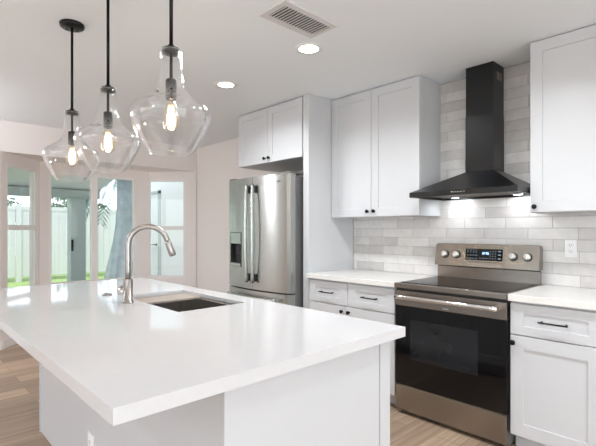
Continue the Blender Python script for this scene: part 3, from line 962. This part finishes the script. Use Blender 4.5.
# sink: ledge flange, stepped walls, floor, drain
sk = thing('sink', (-0.35, -2.11, 0.65), 'stainless undermount workstation sink set in the island top', 'sink')
b = MB()
def rect(x0, x1, y0, y1, z_): return [(x0, y0, z_), (x1, y0, z_), (x1, y1, z_), (x0, y1, z_)]
levels = [(HX0 - 0.02, HX1 + 0.02, HY0 - 0.02, HY1 + 0.02, 0.8940), (HX0 + 0.001, HX1 - 0.001, HY0 + 0.001, HY1 - 0.001, 0.8940),
          (HX0 + 0.001, HX1 - 0.001, HY0 + 0.001, HY1 - 0.001, 0.8860), (HX0 + 0.012, HX1 - 0.012, HY0 + 0.012, HY1 - 0.012, 0.8850),
          (HX0 + 0.013, HX1 - 0.013, HY0 + 0.013, HY1 - 0.013, 0.672), (HX0 + 0.028, HX1 - 0.028, HY0 + 0.028, HY1 - 0.028, 0.656)]
vv = []
for l in levels: vv += rect(*l)
ff = []
for s in range(len(levels) - 1):
    for k in range(4):
        n = (k + 1) % 4
        ff.append((4 * s + k, 4 * s + n, 4 * s + 4 + n, 4 * s + 4 + k))
n0 = 4 * (len(levels) - 1)
ff.append((n0, n0 + 1, n0 + 2, n0 + 3))
vs, fs = b._add(vv, ff)
skb = b.build('basin', M['sinksteel'], sk)
sm = skb.modifiers.new('thickness', 'SOLIDIFY'); sm.thickness = 0.0015; sm.offset = 1
MB().lathe([(0, 0.6585), (0.03, 0.6585), (0.045, 0.6605), (0.056, 0.6585), (0.056, 0.6578), (0, 0.6578)], (-0.35, -2.08, 0), 32).build('drain', M['chrome'], sk)
tr = MB().ringslab((HX0 + 0.024, HX0 + 0.222, HY0 + 0.004, HY1 - 0.004), (HX0 + 0.04, HX0 + 0.206, HY0 + 0.02, HY1 - 0.02), 0.8885, 0.8975, 0.001)
tr.box(HX0 + 0.0395, HX0 + 0.2065, HY0 + 0.0195, HY1 - 0.0195, 0.890, 0.896)
tag(tr.build('sink_board', M['board'], None, (HX0 + 0.123, -2.1, 0.8885)), 'flat beige-grey board laid across the far end of the island sink', 'board')
# air gap button on the worktop
ag = thing('counter_button', (-0.792, -2.345, 0.914), 'small round nickel button set in the island top behind the faucet', 'button')
MB().lathe([(0, 0.0005), (0.026, 0.0005), (0.026, 0.005), (0.022, 0.007), (0.0, 0.007)], (-0.792, -2.345, 0.914), 28).build('flange', M['nickel'], ag)
MB().lathe([(0.0, 0.0072), (0.014, 0.0072), (0.0135, 0.011), (0.0, 0.012)], (-0.792, -2.345, 0.914), 24).build('cap', M['nickel'], ag)

# ================================================================ faucet
fx, fy = -0.455, -2.362
fa = thing('faucet', (fx, fy, 0.914), 'tall brushed nickel pull-down gooseneck faucet beside the island sink', 'faucet')
MB().lathe([(0, 0.0003), (0.0285, 0.0003), (0.0285, 0.006), (0.024, 0.008), (0.0235, 0.118), (0.0215, 0.122), (0.0, 0.122)], (fx, fy, 0.914), 32).build('faucet_body', M['nickel'], fa)
dd = Vector((0.5, 0.866, 0)).normalized()
P0 = Vector((fx, fy, 0.914))
R_ = 0.098
zc_ = 1.206
pts = [P0 + Vector((0, 0, z_)) for z_ in (0.1222, 0.16, 0.20, 0.24)]
aend = math.radians(17)
for k in range(33):
    a = PI - (PI - aend) * k / 32
    pts.append(Vector((fx, fy, 0)) + dd * (R_ + R_ * math.cos(a)) + Vector((0, 0, zc_ + R_ * math.sin(a))))
dirn = (pts[-1] - pts[-2]).normalized()
p_end = pts[-1] + dirn * 0.006
pts.append(p_end)
MB().tube(pts, 0.0140, 18).build('gooseneck', M['nickel'], fa)
sp = MB().tube([p_end + dirn * 0.001, p_end + dirn * 0.012, p_end + dirn * 0.055, p_end + dirn * 0.078, p_end + dirn * 0.080], [0.0150, 0.0165, 0.0185, 0.0180, 0.0155], 20).build('spray_head', M['nickel'], fa)
MB().tube([p_end + dirn * 0.0802, p_end + dirn * 0.083], 0.0145, 18).build('spray_face', M['rubber'], sp)
hl = MB().tube([(fx - 0.020, fy - 0.003, 0.968), (fx - 0.060, fy - 0.004, 0.968), (fx - 0.078, fy - 0.005, 0.968), (fx - 0.081, fy - 0.005, 0.968)], [0.018, 0.019, 0.023, 0.020], 22)
hlo = hl.build('valve_barrel', M['chrome'], fa)
MB().tube([(fx - 0.066, fy - 0.004, 0.988), (fx - 0.070, fy + 0.004, 1.004), (fx - 0.074, fy + 0.04, 1.012)], [0.005, 0.0048, 0.004], 10).build('lever', M['nickel'], hlo)

# ================================================================ pendants
SH = [(0.0385, 0.389), (0.040, 0.394), (0.0405, 0.384), (0.0405, 0.36), (0.0425, 0.322), (0.0465, 0.285), (0.054, 0.255), (0.070, 0.228), (0.094, 0.206), (0.120, 0.190),
      (0.139, 0.174), (0.1475, 0.158), (0.149, 0.143), (0.146, 0.125), (0.138, 0.102), (0.125, 0.075), (0.109, 0.047), (0.092, 0.020), (0.080, 0.004), (0.076, 0.0)]
def smooth_profile(p, n=4):
    out = []
    for k in range(len(p) - 1):
        p0, p1, p2, p3 = p[max(k - 1, 0)], p[k], p[k + 1], p[min(k + 2, len(p) - 1)]
        for j in range(n):
            t = j / n
            out.append(tuple(0.5 * (2 * p1[i] + (p2[i] - p0[i]) * t + (2 * p0[i] - 5 * p1[i] + 4 * p2[i] - p3[i]) * t * t + (3 * p1[i] - p0[i] - 3 * p2[i] + p3[i]) * t ** 3) for i in (0, 1)))
    out.append(p[-1])
    return out
def pendant(x, y, zb, label):
    t = thing('pendant_lamp', (x, y, ZC), label, 'pendant lamp', 'clear glass pendants over the island')
    c = (x, y, 0)
    cp_ = MB().lathe([(0, ZC - 0.0005), (0.064, ZC - 0.0005), (0.066, ZC - 0.006), (0.064, ZC - 0.018), (0.058, ZC - 0.023), (0.0, ZC - 0.024)], c, 36).build('canopy', M['black'], t)
    sc = MB()
    for a in range(4):
        sc.lathe([(0, -0.004), (0.006, -0.004), (0.006, 0), (0, 0)], (x + 0.04 * math.cos(a * PI / 2 + 0.5), y + 0.04 * math.sin(a * PI / 2 + 0.5), ZC - 0.024), 12)
    sc.build('screw', M['rubber'], cp_)
    MB().tube([(x, y, ZC - 0.024), (x, y, zb + 0.414)], 0.0070, 12).build('rod', M['black'], t)
    MB().lathe([(0, zb + 0.414), (0.012, zb + 0.414), (0.014, zb + 0.402), (0.033, zb + 0.400), (0.034, zb + 0.386), (0.030, zb + 0.382), (0.0, zb + 0.382)], c, 30).build('shade_cap', M['black'], t)
    MB().tube([(x, y, zb + 0.382), (x, y, zb + 0.280)], 0.0060, 12).build('stem', M['black'], t)
    MB().lathe([(0, zb + 0.285), (0.018, zb + 0.284), (0.0205, zb + 0.278), (0.0205, zb + 0.212), (0.018, zb + 0.208), (0, zb + 0.208)], c, 28).build('socket', M['black'], t)
    pr_ = smooth_profile(SH)
    inner = [(max(r - 0.0035, 0.02), h + (0.003 if h < 0.01 else 0)) for r, h in reversed(pr_)]
    MB().lathe([(r, zb + h) for r, h in pr_] + [(r, zb + h) for r, h in inner] + [(pr_[0][0], zb + pr_[0][1])], c, 64).build('glass_shade', M['shade'], t)
    bl = MB().lathe([(0.012, zb + 0.207), (0.0145, zb + 0.198), (0.021, zb + 0.180), (0.0285, zb + 0.152), (0.0315, zb + 0.126), (0.0285, zb + 0.103), (0.018, zb + 0.090), (0.006, zb + 0.086), (0, zb + 0.0855)], c, 28).build('bulb', M['bulbglass'], t)
    fm = MB()
    for k in range(6):
        a0 = k * PI / 3; a1 = a0 + PI / 6
        fm.tube([(x + 0.008 * math.cos(a0), y + 0.008 * math.sin(a0), zb + 0.186), (x + 0.018 * math.cos(a1), y + 0.018 * math.sin(a1), zb + 0.112)], 0.0009, 6)
    fm.build('filament', M['filament'], bl)
    light('pendant_bulb_light', 'POINT', (x, y, zb + 0.145), (0, 0, 0), 2.0, (1.0, 0.83, 0.62), 0.02)
    return t
pendant(-0.939, -2.488, 1.566, 'clear glass pendant farthest from the camera, in front of the bay window')
pendant(-0.384, -2.488, 1.567, 'middle clear glass pendant on a black rod over the island sink')
pendant(0.225, -2.475, 1.573, 'nearest and largest-looking clear glass pendant over the island front')

# ================================================================ ceiling fittings
def downlight(x, y, label, watts):
    t = thing('recessed_downlight', (x, y, ZC), label, 'ceiling light', 'recessed downlights')
    MB().lathe([(0.066, ZC - 0.0005), (0.092, ZC - 0.0005), (0.091, ZC - 0.004), (0.070, ZC - 0.007), (0.064, ZC - 0.004)], (x, y, 0), 40).build('trim_ring', M['plate'], t)
    MB().lathe([(0, ZC - 0.0035), (0.0645, ZC - 0.0035), (0.0645, ZC - 0.0008), (0, ZC - 0.0008)], (x, y, 0), 36).build('lens', M['canlens'], t)
    b = light('downlight_beam', 'AREA', (x, y, ZC - 0.012), (0, 0, 0), watts, (0.92, 0.96, 1.0), 0.13)
    b.data.spread = math.radians(150)
CANS = [(-0.243, -1.265, 'lit recessed ceiling downlight beside the air register'), (-1.197, -1.258, 'lit recessed ceiling downlight in front of the refrigerator'),
        (0.72, -1.26, 'lit recessed ceiling downlight out of frame above the range aisle'), (1.68, -1.26, 'lit recessed ceiling downlight out of frame at the far right'),
        (1.4, -4.6, 'lit recessed downlight added unseen behind the camera on the right'), (-1.6, -4.6, 'lit recessed downlight added unseen behind the camera on the left')]  # last two added to light the unseen room behind the camera
for x, y, l in CANS: downlight(x, y, l, 11.5 if x == 0.72 else 10.5)
def added_globe_lamp(x, y, m, label):  # opal globes added out of view to brighten the bay side and living area
    t = thing('added_globe_lamp', (x, y, ZC), label, 'ceiling light')
    MB().lathe([(0, ZC - 0.0005), (0.06, ZC - 0.0005), (0.06, ZC - 0.02), (0, ZC - 0.022)], (x, y, 0), 30).build('canopy', M['black'], t)
    MB().tube([(x, y, ZC - 0.022), (x, y, ZC - 0.2015)], 0.009, 12).build('rod', M['black'], t)
    MB().lathe([(0.15 * math.sin(k * PI / 16), ZC - 0.352 + 0.15 * math.cos(k * PI / 16)) for k in range(17)], (x, y, 0), 32).build('globe', m, t)
added_globe_lamp(-3.25, -3.5, pm('added_opal_globe_bright', (255, 255, 255), 0.5, emit=((246, 249, 255), 50), vary=(8, 0.005)), 'opal globe lamp added out of frame in the dining corner to brighten the bay side')
added_globe_lamp(1.0, -5.4, M['globe'], 'opal globe lamp added unseen behind the camera, in place of a ceiling fan light')
vr = thing('ceiling_register', (-0.012, -1.572, ZC), 'white slotted air register set in the ceiling near the downlight', 'vent')
MB().ringslab((-0.118, 0.098, -1.778, -1.368), (-0.078, 0.060, -1.742, -1.394), ZC - 0.007, ZC - 0.0005, 0.002).build('frame', M['register'], vr)
MB().box(-0.0775, 0.0595, -1.7415, -1.3945, ZC - 0.0018, ZC - 0.0005).build('duct_opening', M['rubber'], vr)
sl = MB()
for k in range(16):
    y0 = -1.736 + k * 0.0216
    sl.hexa([(-0.0775, y0, ZC - 0.0065), (0.0595, y0, ZC - 0.0065), (0.0595, y0 + 0.009, ZC - 0.0065), (-0.0775, y0 + 0.009, ZC - 0.0065),
             (-0.0775, y0 + 0.003, ZC - 0.002), (0.0595, y0 + 0.003, ZC - 0.002), (0.0595, y0 + 0.012, ZC - 0.002), (-0.0775, y0 + 0.012, ZC - 0.002)])
sl.build('louvre', M['register'], vr)

for o in bpy.data.objects:
    if '_org' in o: del o['_org']
